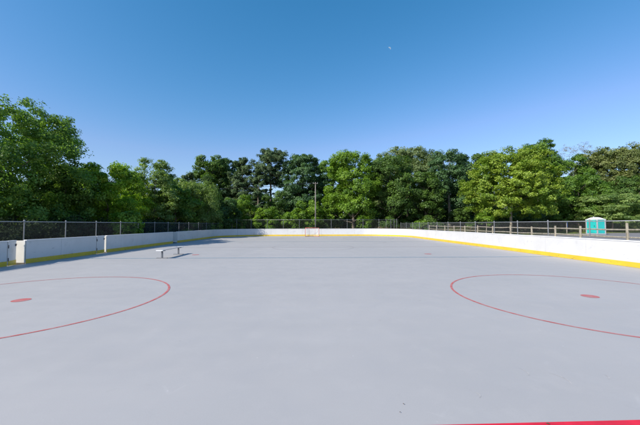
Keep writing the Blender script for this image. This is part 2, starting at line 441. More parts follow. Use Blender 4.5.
# ------------------------------------------------------------------ chain-link fences
def fence(p0, p1, post_t, h, label, extra=()):
    dx, dy = p1[0] - p0[0], p1[1] - p0[1]; ln = math.hypot(dx, dy)
    root = thing('chain_link_fence', label, 'fence', (p0[0], p0[1], 0), math.atan2(dy, dx), 'chain-link fences round the rink')
    for t in post_t:
        b = MB(); b.tube([(t, 0, 0), (t, 0, h + 0.02)], 0.026, 10)
        b.lathe([(0.040, 0), (0.040, 0.03), (0.02, 0.055), (0.0, 0.06)], (t, 0, h + 0.015), 10)
        b.build('post', M['galv'], root, smooth=False)
    b = MB(); b.tube([(0, 0, h - 0.02), (ln, 0, h - 0.02)], 0.021, 8); b.build('top_rail', M['galv'], root, smooth=True)
    b = MB(); s = 0.075; r = 0.0017; hh = h - 0.06
    def wire(x0, z0, x1, z1, off):
        d = Vector((x1 - x0, 0, z1 - z0)).normalized(); u = Vector((-d.z, 0, d.x)) * r
        b.add([(x0 - u.x, off, z0 - u.z), (x0 + u.x, off, z0 + u.z), (x0, off - r * 1.6, z0), (x1 - u.x, off, z1 - u.z), (x1 + u.x, off, z1 + u.z), (x1, off - r * 1.6, z1)],
              [(0, 1, 4, 3), (1, 2, 5, 4), (2, 0, 3, 5)])
    n = int((ln + hh) / s)
    for i in range(n):
        x = -hh + i * s
        a0, z0 = (x, 0.05) if x >= 0 else (0, 0.05 - x)
        a1, z1 = (x + hh, 0.05 + hh) if x + hh <= ln else (ln, 0.05 + ln - x)
        if a1 > a0 + 0.02: wire(a0, z0, a1, z1, -0.040)
        # opposite diagonal, mirrored
        if a1 > a0 + 0.02: wire(ln - a0, z0, ln - a1, z1, -0.046)
    b.build('wire_mesh', M['wire'], root)
    return root
FX = 13.45
ly = [7.3, 9.5, 11.8, 14.3, 16.65, 18.95, 21.3, 23.4, 25.8, 28.15, 30.4, 32.75, 35.5, 38.1, 40.5, 42.8, 45.2]
fence((-FX, 5.0), (-FX, 45.2), [y - 5.0 for y in ly], 1.90, 'long chain-link fence with grey posts behind the shaded left boards')
ry = [6.4, 8.9, 11.45, 13.98, 16.51, 19.02, 21.51, 24.06, 26.53, 29.0, 31.6, 34.1, 36.9, 39.5, 42.2, 44.9]
fence((13.15, 44.95), (13.15, 5.0), [44.95 - y for y in ry], 1.88, 'chain-link fence with grey posts behind the sunlit right boards')
fx = [-12.75, -12.15, -11.45, -9.3, -6.9, -4.5, -2.1, 0.3, 2.7, 5.1, 7.5, 9.9, 11.0, 11.7, 12.2, 12.6]
fence((-13.2, 45.15), (12.85, 45.15), [x + 13.2 for x in fx], 2.42, 'taller chain-link fence across the far end behind the goal')

# ------------------------------------------------------------------ split-rail fence on the right
root = thing('split_rail_fence', 'weathered wooden split-rail fence with two rails outside the right boards', 'fence', (17.0, 13.0, 0))
rng = random.Random(5)
py = [13.2, 15.9, 18.73, 20.74, 23.0, 25.5, 28.1, 30.7, 33.3, 35.9, 38.5, 41.1, 43.7]
for k, y in enumerate(py):
    h = 1.78 if k == 1 else 1.55 + rng.uniform(-0.03, 0.05)
    bb = MB(); bb.tube([(0, y - 13, -0.02), (rng.uniform(-.02, .02), y - 13, h * 0.5), (rng.uniform(-.02, .02), y - 13, h)], [0.072, 0.066, 0.058], 7)
    bb.build('post', M['wood_grey'], root)
for a, c in zip(py[:-1], py[1:]):
    for z in (1.42, 1.02):
        bb = MB(); j = rng.uniform(-0.03, 0.03)
        bb.tube([(0.02, a - 13.08, z + j), (0.035, (a + c) / 2 - 13, z + rng.uniform(-.03, .02)), (0.02, c - 12.92, z - j)], [0.036, 0.047, 0.036], 6)
        bb.build('rail', M['wood_grey'], root)

# ------------------------------------------------------------------ bench on the court
root = thing('bench', 'low pale grey plank bench on two dark pedestal legs near the left boards', 'bench', (-7.78, 16.7, 0), 0.03)
b = MB(); b.box((0, 0, 0.425), (0.32, 2.50, 0.032)); b.build('seat', M['alu'], root, bevel=0.01)
for s in (-1, 1):
    b = MB(); b.box((0, s * 1.0, 0.20), (0.07, 0.07, 0.36)); b.box((0, s * 1.0, 0.39), (0.30, 0.08, 0.025)); b.box((0, s * 1.0, 0.012), (0.56, 0.12, 0.024))
    lg = b.build('leg', M['leg_grey'], root, bevel=0.004)
    b = MB(); b.box((0, s * 1.285, 0.424), (0.335, 0.055, 0.046)); b.build('end_cap', M['cap_white'], root, bevel=0.006)
    for q in (-0.22, 0.22):
        b = MB(); b.lathe([(0.018, 0.024), (0.018, 0.034), (0.0, 0.036)], (q, s * 1.0, 0), 8); b.build('bolt', M['galv'], lg)

# ------------------------------------------------------------------ hockey goal
root = thing('hockey_goal', 'small red pipe hockey goal with white net before the far boards', 'goal', (-0.16, 41.75, 0))
gw, gh, gd = 0.93, 1.22, 0.85
for s in (-1, 1):
    b = MB(); b.tube([(s * gw, 0, 0), (s * gw, 0, gh)], 0.03, 10); b.build('post', M['goal_red'], root, smooth=True)
b = MB(); b.tube([(-gw - 0.03, 0, gh), (gw + 0.03, 0, gh)], 0.03, 10); b.build('crossbar', M['goal_red'], root, smooth=True)
b = MB()
b.tube([(-gw, 0, 0.03)] + [(-gw * 0.98 + gw * 1.96 * 0.5 * (1 - math.cos(t * math.pi)), gd * math.sin(t * math.pi) ** 0.6, 0.03) for t in [i / 16 for i in range(1, 16)]] + [(gw, 0, 0.03)], 0.028, 8)
b.tube([(-gw, 0, gh)] + [(-gw * 0.98 + gw * 1.96 * 0.5 * (1 - math.cos(t * math.pi)), 0.5 * math.sin(t * math.pi) ** 0.6, gh) for t in [i / 16 for i in range(1, 16)]] + [(gw, 0, gh)], 0.022, 8)
for t in (0.35, 0.65):
    x = -gw * 0.98 + gw * 1.96 * 0.5 * (1 - math.cos(t * math.pi)); b.tube([(x, gd * math.sin(t * math.pi) ** 0.6, 0.03), (x, 0.5 * math.sin(t * math.pi) ** 0.6, gh)], 0.02, 8)
b.build('base_frame', M['goal_red'], root, smooth=True)
b = MB()
def gp(t, u):
    x = -gw * 0.98 + gw * 1.96 * 0.5 * (1 - math.cos(t * math.pi)); s = max(0.0, math.sin(t * math.pi)) ** 0.6
    return (x, (gd * (1 - u) + 0.5 * u) * s * 0.97, 0.04 + (gh - 0.05) * u)
for i in range(33): b.tube([gp(i / 32, u / 6) for u in range(7)], 0.006, 3, False)
for k in range(13): b.tube([gp(i / 32, k / 12) for i in range(33)], 0.006, 3, False)
for i in range(1, 20):
    x = -gw + 2 * gw * i / 20; t = math.acos(max(-1, min(1, 1 - 2 * (x / (gw * 1.96) + 0.5)))) / math.pi
    b.tube([(x, 0, gh), (x, 0.5 * max(0, math.sin(t * math.pi)) ** 0.6, gh - 0.01)], 0.006, 3, False)
b.build('net', M['net'], root)

# ------------------------------------------------------------------ utility pole with wires
root = thing('utility_pole', 'tall slim utility pole with short crossarm behind the far fence', 'pole', (0.33, 46.4, 0))
b = MB(); b.tube([(0, 0, -0.05), (0, 0, 4.5), (0, 0, 8.25)], [0.10, 0.09, 0.065], 12); b.build('shaft', M['pole_wood'], root, smooth=True)
b = MB(); b.box((0, -0.12, 8.02), (0.75, 0.05, 0.05)); b.build('crossarm', M['pole_wood'], root)
for x in (-0.33, 0.33):
    b = MB(); b.lathe([(0.03, 0), (0.05, 0.02), (0.03, 0.06), (0.05, 0.09), (0.0, 0.13)], (x, -0.12, 8.055), 10); b.build('insulator', M['grey_plastic'], root)
for x, dz in ((-0.33, 8.18), (0.33, 8.18)):
    b = MB(); b.tube([(x - 34 * t, -0.12 + 7 * t, dz + 0.5 * t - 3.2 * t * (1 - t)) for t in [i / 24 for i in range(25)]], 0.014, 5); b.build('wire', M['dark_metal'], root)

# ------------------------------------------------------------------ portable toilet
pz = ground_z(34.7)
root = thing('portable_toilet', 'teal portable toilet with white domed roof standing on the asphalt lot', 'toilet', (34.72, 36.0, pz + 0.02))
a, d, hh = 1.02, 1.50, 1.83             # local: x 0..a, y 0..d
b = MB(); b.box((a / 2, d / 2, 0.07), (a + 0.08, d + 0.08, 0.14)); b.build('base', M['grey_plastic'], root, bevel=0.015)
b = MB(); b.box((a / 2, d / 2, 0.14 + (hh - 0.14) / 2), (a - 0.03, d - 0.03, hh - 0.14))
for i in range(7):                        # moulded ribs on the side that faces the rink end
    b.box((0.14 + i * 0.125, 0.010, 1.05), (0.05, 0.03, 1.50))
b.box((a / 2, 0.004, 1.88), (a * 0.72, 0.03, 0.10))
b.build('wall', M['teal'], root, bevel=0.006)
for cx, cy in ((0.02, 0.02), (a - 0.02, 0.02), (0.02, d - 0.02), (a - 0.02, d - 0.02)):
    b = MB(); b.box((cx, cy, 0.14 + (hh - 0.14) / 2), (0.12, 0.12, hh - 0.14)); b.build('corner_post', M['grey_plastic'], root, bevel=0.02)
dr = None
b = MB(); b.box((-0.002, d / 2 + 0.02, 1.02), (0.05, d * 0.70, 1.66)); b.box((-0.03, d / 2 + 0.02, 1.42), (0.02, d * 0.52, 0.62)); b.box((-0.03, d / 2 + 0.02, 0.62), (0.02, d * 0.52, 0.66))
dr = b.build('door', M['teal_door'], root, bevel=0.008)
b = MB(); b.box((-0.045, d * 0.22, 1.05), (0.035, 0.05, 0.18)); b.build('handle', M['dark_metal'], dr)
b = MB(); b.box((-0.045, d / 2 + 0.05, 1.78), (0.02, 0.40, 0.05)); b.build('vent', M['grey_plastic'], dr)
b = MB(); vs = []; fs = []; nx, ny = 12, 14
for i in range(nx + 1):
    for j in range(ny + 1):
        u, v = i / nx * 2 - 1, j / ny * 2 - 1
        vs.append((a / 2 + u * (a / 2 + 0.05), d / 2 + v * (d / 2 + 0.05), hh + 0.06 + 0.26 * (1 - abs(u) ** 3) * (1 - abs(v) ** 3)))
for i in range(nx):
    for j in range(ny):
        q = i * (ny + 1) + j; fs.append((q, q + ny + 1, q + ny + 2, q + 1))
b.add(vs, fs); b.box((a / 2, d / 2, hh + 0.03), (a + 0.10, d + 0.10, 0.06)); rf = b.build('roof', M['white_plastic'], root, smooth=False)
b = MB(); b.tube([(a - 0.2, d - 0.2, hh + 0.1), (a - 0.2, d - 0.2, hh + 0.42)], 0.05, 10); b.build('vent_pipe', M['grey_plastic'], rf, smooth=True)

# ------------------------------------------------------------------ small blue board on posts at the edge of the wood
root = thing('notice_board', 'small blue notice board on a post by the wood, left of the teal toilet', 'sign', (34.6, 40.3, ground_z(34.6)), 0.75)
b = MB(); b.box((0, 0, 0.75), (0.09, 0.09, 1.5)); b.build('post', M['wood_grey'], root)
b = MB(); b.box((0, -0.065, 1.25), (0.55, 0.04, 0.75)); b.build('panel', M['blue_sign'], root, bevel=0.01)

# ------------------------------------------------------------------ litter on the court
def litter(x, y, s, rz, label):
    b = MB(); pts = [(0, -1), (.35, -.55), (.6, -.1), (.32, .4), (0, 1), (-.4, .35), (-.5, -.15), (-.3, -.6)]
    vs = [(px * s * math.cos(rz) - py_ * s * math.sin(rz), px * s * math.sin(rz) + py_ * s * math.cos(rz), 0.010 + 0.25 * s * abs(px)) for px, py_ in pts]
    vs2 = [(u, v, w + 0.002) for u, v, w in vs]
    n = len(pts); fs = [tuple(range(n)), tuple(range(2 * n - 1, n - 1, -1))] + [(i, (i + 1) % n, n + (i + 1) % n, n + i) for i in range(n)]
    b.add(vs + vs2, fs); o = b.build('dry_leaf', M['dry_leaf']); o.location = (x, y, 0); tag(o, label, 'leaf', 'dry leaves on the court')
litter(0.93, 2.955, 0.008, 0.7, 'upper of two tiny dark dry leaves on the bare floor near the bottom edge')
litter(0.86, 2.83, 0.007, 2.1, 'lower of two tiny dark dry leaves on the bare floor near the bottom edge')
litter(2.10, 2.64, 0.016, 1.2, 'dark dry leaf lying on the bright red goal line')

# ------------------------------------------------------------------ foliage
UP = np.array([0, 0, 1.0])
def leaf_object(name, P, Nn, T, ln, wd, tint, mat, parent, fold=0.18):
    """P centres, Nn normals, T tangents; one bent leaf-sized face each"""
    n = len(P); B = np.cross(Nn, T)
    ln = ln[:, None]; wd = wd[:, None]
    V = np.empty((n, 4, 3), np.float32)
    V[:, 0] = P - T * ln * 0.5 ; V[:, 1] = P + B * wd * 0.5 + Nn * wd * fold
    V[:, 2] = P + T * ln * 0.5 - Nn * ln * 0.12; V[:, 3] = P - B * wd * 0.5 + Nn * wd * fold
    me = bpy.data.meshes.new(name)
    me.vertices.add(n * 4); me.vertices.foreach_set('co', V.ravel())
    me.loops.add(n * 4); me.loops.foreach_set('vertex_index', np.arange(n * 4, dtype=np.int32))
    me.polygons.add(n); me.polygons.foreach_set('loop_start', np.arange(0, n * 4, 4, dtype=np.int32)); me.polygons.foreach_set('loop_total', np.full(n, 4, np.int32))
    me.update(calc_edges=True)
    at = me.attributes.new('tint', 'FLOAT', 'FACE'); at.data.foreach_set('value', tint.astype(np.float32))
    me.materials.append(mat)
    o = bpy.data.objects.new(name, me); COL.objects.link(o)
    if parent is not None: o.parent = parent
    return o

def unit(a): return a / np.maximum(np.linalg.norm(a, axis=-1, keepdims=True), 1e-9)
def rdir(rg, n): return unit(rg.normal(size=(n, 3)))

def profile(shape, t):
    if shape == 'dome':   return max(0.05, 1 - (max(0, t - 0.48) / 0.57) ** 2.6) ** 0.55 if t > 0.42 else 0.84 + 0.16 * (t / 0.42)
    if shape == 'cone':   return max(0.10, min(1.0, (1.04 - t) * 1.45)) * (0.85 if t < 0.12 else 1)
    if shape == 'column': return 0.95 * math.sqrt(max(0.03, 1 - max(0, (t - 0.55) / 0.5) ** 2))
    if shape == 'ball':   return math.sqrt(max(0.03, 1 - (2 * t - 1) ** 2))
    if shape == 'spread': return math.sqrt(max(0.03, 1 - ((t - 0.30) / 0.74) ** 2)) if t > 0.30 else 0.72 + 0.28 * (t / 0.30)
    return 1.0

def crown_points(rg, shape, r, h0, h1, nl, nc, cr, squash=0.8):
    """boughs (lobes) inside the crown outline, leaf clumps on the boughs"""
    C = []; O = []; lobes = []
    H = h1 - h0
    ts = np.linspace(0.02, 0.98, 97); ws = np.array([profile(shape, q) for q in ts]) + 0.12 + (0.55 if nl > 15 else 0.2) * (ts > 0.72)
    cs = np.cumsum(ws) / ws.sum(); tq = np.interp((np.arange(nl) + 0.5) / nl, cs, ts)
    for i in range(nl):
        t = tq[i]
        t = min(0.97, max(0.03, t + rg.uniform(-0.05, 0.05)))
        az = i * 2.399963 + rg.uniform(-0.5, 0.5)
        lr = r * rg.uniform(0.30, 0.46) * (0.70 + 0.30 * profile(shape, t))
        w = profile(shape, t) * r
        rad = max(0.0, w - lr * 0.7) * rg.uniform(0.78, 1.12)
        z = h0 + t * H
        z = min(max(z, h0 + lr * 0.45), h1 - lr * 0.75 * rg.uniform(0.75, 1.1))
        c = np.array([rad * math.cos(az), rad * math.sin(az), z]); lobes.append((c, lr))
        m = int(nc * (lr / (0.35 * r)) ** 2)
        d = rdir(rg, m); d[:, 2] = d[:, 2] * 0.9 + 0.18
        out = np.array([math.cos(az), math.sin(az), 0.25]); d = unit(d + out * 0.45)
        k = rg.uniform(0.62, 1.06, (m, 1))
        C.append(c + d * k * lr * np.array([1, 1, squash])); O.append(d)
    # a few clumps in the middle so that the crown is not hollow
    m = int(nl * nc * 0.16); q = rdir(rg, m) * rg.uniform(0.1, 0.62, (m, 1)) * np.array([r, r, H * 0.5]); q[:, 2] += h0 + H * 0.48
    C.append(q); O.append(unit(q - np.array([0, 0, h0 + H * 0.4])))
    return np.vstack(C), np.vstack(O), lobes

def leaves_from_clumps(rg, C, O, cr, per, ln, wd, flat=0.7, needle=False, spread=0.25):
    m = len(C); crs = cr * rg.uniform(0.6, 1.35, m); cnt = np.maximum(4, (per * rg.uniform(0.5, 1.4, m)).astype(int))
    idx = np.repeat(np.arange(m), cnt); n = len(idx)
    d = rdir(rg, n); k = rg.uniform(0, 1, (n, 1)) ** 0.45
    off = d * k; off[:, 2] *= flat
    P = C[idx] + off * crs[idx][:, None]
    Nn = unit(d * 0.45 + O[idx] * 0.70 + UP * 0.40 + rg.normal(size=(n, 3)) * 0.50)
    T = rg.normal(size=(n, 3)) + O[idx] * 0.3
    if needle: T = d * 1.2 + rg.normal(size=(n, 3)) * 0.4 + UP * 0.25
    T = unit(T - Nn * (T * Nn).sum(1, keepdims=True))
    tint = np.clip(0.5 + (rg.normal(size=m) * spread)[idx] + rg.normal(size=n) * 0.18, 0, 1)
    s = rg.uniform(0.65, 1.3, n)
    return P, Nn, T, ln * s, wd * s * rg.uniform(0.8, 1.2, n), tint

def trunk_mesh(rg, h1, rt, lobes, lean=0.0, limb0=0.0, nlimb=10):
    b = MB(); top = h1 * 0.80
    x1, y1 = rg.uniform(-1, 1) * lean, rg.uniform(-1, 1) * lean
    def ax(z):
        t = z / top; return (x1 * t + 0.12 * math.sin(3 * t), y1 * t, z)
    zs = [-0.1, 0.12, 0.5, top * 0.2, top * 0.45, top * 0.7, top]
    b.tube([ax(z) for z in zs], [rt * 1.5, rt * 1.15, rt, rt * 0.88, rt * 0.68, rt * 0.42, rt * 0.12], 10)
    for i, (c, lr) in enumerate(lobes[:nlimb * 3]):
        if i >= nlimb and rg.random() < 0.5: continue
        z0 = max(h1 * 0.14, limb0 * rg.uniform(1.0, 1.7), c[2] - np.hypot(c[0], c[1]) * rg.uniform(0.5, 0.9) - 0.3); z0 = min(z0, top * 0.92, max(c[2] - 0.2, 0.3))
        if c[2] < z0 + 0.5: continue
        p0 = np.array(ax(z0)); p3 = c + rg.normal(size=3) * 0.1
        mid = p0 * 0.5 + p3 * 0.5 + np.array([0, 0, -0.25]) + rg.normal(size=3) * 0.15
        r0 = rt * (0.42 - 0.25 * z0 / h1)
        b.tube([p0, p0 * .65 + mid * .35, mid, p3], [r0, r0 * .85, r0 * .62, r0 * .22], 6)
    return b

TREES = []
def tree(name, label, cat, x, y, h1, r, shape='dome', leaf='oak', h0=1.0, nl=20, nc=12, per=62, ln=0.30, cr=None, seed=1,
         rt=0.22, bark='bark', group='trees around the rink', rz=0.0, flat=0.7, z=None, needle=False, spread=0.25, lean=0.2, wr=0.62, sq=0.8):
    per *= 1.55; ln *= 0.80
    rg = np.random.default_rng(seed)
    root = thing(name, label, cat, (x, y, ground_z(x) if z is None else z), rz, group)
    cr = cr or r * 0.13 + 0.20
    C, O, lobes = crown_points(rg, shape, r, h0, h1, nl, nc, cr, sq)
    P, Nn, T, l_, w_, tint = leaves_from_clumps(rg, C, O, cr, per, ln, ln * wr, flat, needle, spread)
    keep = P[:, 2] > 0.05
    leaf_object('crown', P[keep], Nn[keep], T[keep], l_[keep], w_[keep], tint[keep], L[leaf], root)
    trunk_mesh(rg, h1, rt, lobes, lean, h0 * 1.15 + 0.3).build('trunk', M[bark], root, smooth=True)
    return root

def pine(name, label, x, y, h1, r, h0, seed, nl=16, rt=0.2, leaf='pine', per=46, ln=0.40, z=None, dense=20):
    """tall bare trunk, boughs in rough tiers, tufts of needles"""
    rg = np.random.default_rng(seed)
    root = thing(name, label, 'pine tree', (x, y, ground_z(x) if z is None else z), 0, 'trees around the rink')
    b = MB(); lean = rg.uniform(-0.5, 0.5, 2)
    ax = lambda q: np.array([lean[0] * (q / h1) ** 2, lean[1] * (q / h1) ** 2, q])
    b.tube([ax(q) for q in (-0.1, 0.3, h1 * .3, h1 * .6, h1 * .85, h1 * .97)], [rt * 1.3, rt, rt * .85, rt * .62, rt * .32, rt * .08], 9)
    C = []; O = []
    for i in range(nl):
        t = (i + 0.5) / nl; z0 = h0 + (h1 - h0) * t * 0.95; az = i * 2.4 + rg.uniform(-.6, .6)
        w = r * rg.uniform(0.55, 1.1) * (0.72 + 0.5 * math.sin(min(1, t * 1.1) * math.pi)) * (1 - 0.55 * t ** 3) * 0.9
        p0 = ax(z0); p1 = p0 + np.array([w * math.cos(az), w * math.sin(az), w * rg.uniform(0.05, 0.45)])
        pm = p0 * .5 + p1 * .5 + np.array([0, 0, -0.08 * w])
        b.tube([p0, pm, p1], [rt * .28 * (1 - .6 * t), rt * .18 * (1 - .5 * t), rt * .06], 5)
        m = int(dense * rg.uniform(0.8, 1.3)); s = rg.uniform(0.35, 1.08, (m, 1))
        q = p0 * (1 - s) + p1 * s + rg.normal(size=(m, 3)) * np.array([.36, .36, .26]) * w * 0.6
        C.append(q); O.append(unit(q - p0 + UP * 0.8))
    q = ax(h1 * .96) + rg.normal(size=(7, 3)) * np.array([.5, .5, .3]) * r * .35; C.append(q); O.append(np.tile(UP, (7, 1)))
    C = np.vstack(C); O = np.vstack(O)
    P, Nn, T, l_, w_, tint = leaves_from_clumps(rg, C, O, r * 0.10 + 0.14, per, ln, ln * 0.24, 0.6, True, 0.22)
    leaf_object('crown', P, Nn, T, l_, w_, tint, L[leaf], root)
    b.build('trunk', M['bark'], root, smooth=True)
    return root

def X(px, y):
    t = (px - 320.0) / 300.0
    return 0.063 + y * (t + 0.0209) / (0.997 - 0.0209 * t)
def Z(py_, y): return 1.75 + (224.2 - py_) / 300.0 * y

# ---- left side
tree('broadleaf_tree', 'huge dark leafy tree towering over the fence at the left picture edge', 'tree', -22.7, 21.0, 10.25, 5.3, 'dome', 'oak_lit', 0.6, 46, 20, 62, 0.20, 0.55, 11, 0.30, spread=0.3)
tree('broadleaf_tree', 'dark bushy tree between the huge left tree and the lime tree', 'tree', -20.2, 24.6, 6.7, 2.4, 'dome', 'oak_lit', 0.4, 26, 14, 60, 0.20, 0.46, 12, 0.14)
tree('broadleaf_tree', 'bright lime green rounded tree behind the left fence, right of the huge dark tree', 'tree', X(106, 27), 27.0, 7.2, 2.5, 'dome', 'lime_lit', 0.4, 22, 14, 60, 0.22, 0.46, 13, 0.14)
tree('broadleaf_tree', 'small fresh green tree squeezed between the lime tree and the feathery tree', 'tree', X(130, 32), 32.0, 6.5, 2.0, 'dome', 'lime_lit', 0.4, 16, 12, 56, 0.23, 0.44, 14, 0.12)
tree('feathery_tree', 'feathery grey green tree with loose open top behind the left fence', 'tree', X(153, 35), 35.0, 9.0, 2.5, 'dome', 'grey_lit', 0.6, 30, 12, 44, 0.22, 0.46, 15, 0.13, spread=0.2, flat=0.5)
tree('broadleaf_tree', 'dark green low tree right of the feathery tree', 'tree', X(176, 37), 37.0, 6.4, 2.4, 'dome', 'oak_lit', 0.3, 16, 12, 58, 0.25, 0.48, 16, 0.12)
tree('willow_tree', 'yellow green soft drooping tree in front of the dark oak group', 'tree', X(200, 41), 41.0, 7.1, 2.9, 'dome', 'grey_lit', 0.3, 24, 13, 56, 0.27, 0.48, 17, 0.14, spread=0.2, flat=1.1, wr=0.35)
pine('pine_tree', 'small dark pine top showing between the feathery tree and the oak group', X(188, 52), 52.0, Z(173, 52), 2.2, 4.0, 18, 14)
tree('broadleaf_tree', 'dark low tree in the far left corner behind the fence', 'tree', X(222, 46), 46.0, 5.6, 2.6, 'dome', 'dark', 0.3, 18, 12, 58, 0.28, 0.52, 19, 0.14)
tree('broadleaf_tree', 'pale green rounded tree between the feathery tree and the soft drooping tree', 'tree', X(176, 41), 41.0, 7.9, 2.5, 'dome', 'grey_lit', 0.3, 20, 13, 56, 0.26, 0.48, 63, 0.13)
# ---- far end, left to right
tree('oak_tree', 'dull dark oak filling the gap between the lobed oak and the bushy pine', 'tree', X(228, 61), 61.0, Z(161, 61), 3.6, 'dome', 'dark', 2.0, 26, 14, 60, 0.34, 0.64, 64, 0.24)
tree('oak_tree', 'dark green oak with lobed round top, left end of the far tree line', 'tree', X(210, 57), 57.0, Z(157, 57), 3.5, 'dome', 'oak', 2.0, 30, 14, 60, 0.33, 0.62, 21, 0.26)
pine('pine_tree', 'dark bushy pine between the lobed oak and the tall umbrella pine', X(243, 56), 56.0, Z(158, 56), 3.3, 2.5, 22, 28)
pine('pine_tree', 'shorter brownish pine leaning in front of the umbrella pine', X(258, 54), 54.0, Z(168, 54), 1.9, 3.0, 23, 16)
pine('pine_tree', 'tall umbrella pine with bare trunk and sky showing under its crown', X(271, 57), 57.0, Z(150.5, 57), 3.5, 9.2, 24, 18, 0.24, per=50, dense=26)
tree('oak_tree', 'dark rounded oak left of the utility pole', 'tree', X(303, 56), 56.0, Z(156, 56), 4.2, 'dome', 'blue', 1.5, 34, 14, 62, 0.33, 0.62, 25, 0.26)
tree('broadleaf_tree', 'lighter green tree peeking out right of the utility pole', 'tree', X(330, 61), 61.0, Z(161, 61), 3.4, 'dome', 'mid', 2.0, 26, 13, 58, 0.34, 0.60, 26, 0.2)
pine('pine_tree', 'dark pine top rising behind the bright domed tree', X(342, 66), 66.0, Z(153, 66), 2.4, 9.0, 27, 14)
tree('broadleaf_tree', 'tall bright green domed tree right of the utility pole, leafy almost to the ground', 'tree', X(353, 50), 50.0, Z(151.5, 50), 4.5, 'column', 'bright', 0.9, 34, 16, 62, 0.29, 0.62, 28, 0.24)
tree('oak_tree', 'mid green oak just right of the bright domed tree, front of the wood', 'tree', X(391, 50), 50.0, Z(156, 50), 4.1, 'dome', 'oak', 0.7, 30, 15, 62, 0.29, 0.62, 29, 0.24)
tree('oak_tree', 'broad greyish green canopy rising behind the front oaks, centre right', 'tree', X(407, 63), 63.0, Z(148.5, 63), 7.3, 'dome', 'grey', 3.0, 34, 18, 62, 0.36, 0.78, 30, 0.32)
tree('broadleaf_tree', 'shorter dark green tree in front of the broad greyish canopy', 'tree', X(425, 50), 50.0, Z(173, 50), 2.8, 'dome', 'oak', 0.6, 22, 13, 60, 0.29, 0.54, 31, 0.16)
tree('oak_tree', 'bluish green oak with a bare pale trunk left of the lime maple', 'tree', X(449, 54), 54.0, Z(153, 54), 4.4, 'dome', 'blue', 4.2, 26, 14, 60, 0.32, 0.66, 32, 0.30, 'bark_pale')
tree('oak_tree', 'dull green oak hidden behind the left edge of the lime maple', 'tree', X(474, 61), 61.0, Z(157, 61), 4.2, 'dome', 'oak', 2.0, 24, 14, 60, 0.35, 0.66, 33, 0.26)
# ---- right side
tree('maple_tree', 'wide sunlit lime green maple with visible trunk beyond the right fence', 'tree', X(510, 42), 42.0, Z(150, 42) - 0.45, 6.1, 'spread', 'lime', 2.25, 50, 15, 66, 0.28, 0.58, 34, 0.19, 'bark_pale', spread=0.32)
tree('sapling', 'thin pale sapling with few leaves left of the maple trunk', 'tree', X(485, 40), 40.0, 3.4, 1.0, 'ball', 'bright', 1.5, 9, 7, 34, 0.22, 0.30, 35, 0.06, 'bark_pale')
tree('oak_tree', 'tall dark green oak standing behind the right half of the lime maple', 'tree', X(537, 55), 55.0, Z(141, 55) - 0.5, 4.2, 'dome', 'mid', 2.0, 28, 14, 60, 0.32, 0.66, 36, 0.28)
tree('broadleaf_tree', 'mid green tree between the tall dark oak and the olive oak', 'tree', X(571, 55), 55.0, Z(156, 55) - 0.5, 3.5, 'dome', 'mid', 1.5, 24, 13, 60, 0.32, 0.62, 37, 0.2)
tree('sparse_tree', 'thin nearly bare tree with dry brown tufts showing against the sky', 'tree', X(577, 63), 63.0, Z(142.5, 63) - 0.5, 4.0, 'dome', 'twig', 7.5, 40, 9, 16, 0.15, 0.50, 38, 0.2, 'bark_pale')
tree('oak_tree', 'broad olive brown oak at the right picture edge', 'tree', X(617, 57), 57.0, Z(141.5, 57) - 1.9, 6.4, 'dome', 'olive', 3.0, 48, 17, 62, 0.33, 0.70, 39, 0.30)
tree('broadleaf_tree', 'mid green low tree behind the split-rail fence, left of the teal toilet', 'tree', X(577, 46), 46.0, Z(176, 46) - 0.5, 4.0, 'dome', 'mid', 0.5, 26, 15, 62, 0.28, 0.60, 40, 0.18)
tree('layered_tree', 'pale green low spreading tree with layered boughs right behind the toilet', 'tree', X(611, 42), 42.0, Z(192, 42) - 0.5, 4.0, 'spread', 'grey_lit', 0.9, 26, 14, 60, 0.25, 0.56, 41, 0.14, flat=0.35, sq=0.45)
tree('broadleaf_tree', 'deep green tree under the olive oak, cut off by the right picture edge', 'tree', X(640, 48), 48.0, Z(176, 48) - 0.5, 4.4, 'dome', 'oak', 0.5, 26, 14, 60, 0.29, 0.62, 42, 0.18)
# ---- understory at the far end
SH = 'shrubs behind the fences'
def shrub(label, px, top, y, r, leaf, seed, name='shrub', z=None):
    h = Z(top, y) - ground_z(X(px, y))
    return tree(name, label, 'shrub', X(px, y), y, h, r, 'dome', leaf, 0.15, 14, 11, 52, 0.25, 0.36 + r * 0.05, seed, 0.06, group=SH)
shrub('bright lime shrub pressed against the left fence under the lime tree', 129, 214, 23.6, 0.75, 'bright', 65)
shrub('bright yellow green shrub left of the goal behind the far fence', 268, 208, 47.5, 2.0, 'bright', 51)
shrub('little bright shrub between the bright wide shrub and the goal', 291, 213, 47.2, 1.3, 'bright', 52)
shrub('rounded green shrub directly left of the utility pole', 309, 200, 49.0, 2.2, 'bright', 53)
shrub('fresh green shrub under the dark bushy pine', 240, 196, 50.0, 2.5, 'bright', 54)
shrub('darker shrub under the umbrella pine', 276, 191, 52.5, 2.5, 'oak', 55)
shrub('dark shrub in the shade under the rounded dark oak', 290, 200, 54.0, 2.6, 'dark', 56)
shrub('dark shrub right of the utility pole', 330, 205, 52.5, 2.2, 'dark', 57)
shrub('low green shrub beside the pale bare trunk of the bluish oak', 461, 207, 51.0, 1.9, 'oak', 58)
shrub('low pale shrub at the foot of the front oaks', 420, 221, 47.5, 1.1, 'bright', 59)
shrub('dark shrub behind the maple trunk', 515, 210, 50.0, 3.4, 'dark', 60)
shrub('dark shrub between the maple and the low right tree', 548, 208, 49.0, 3.0, 'dark', 61)

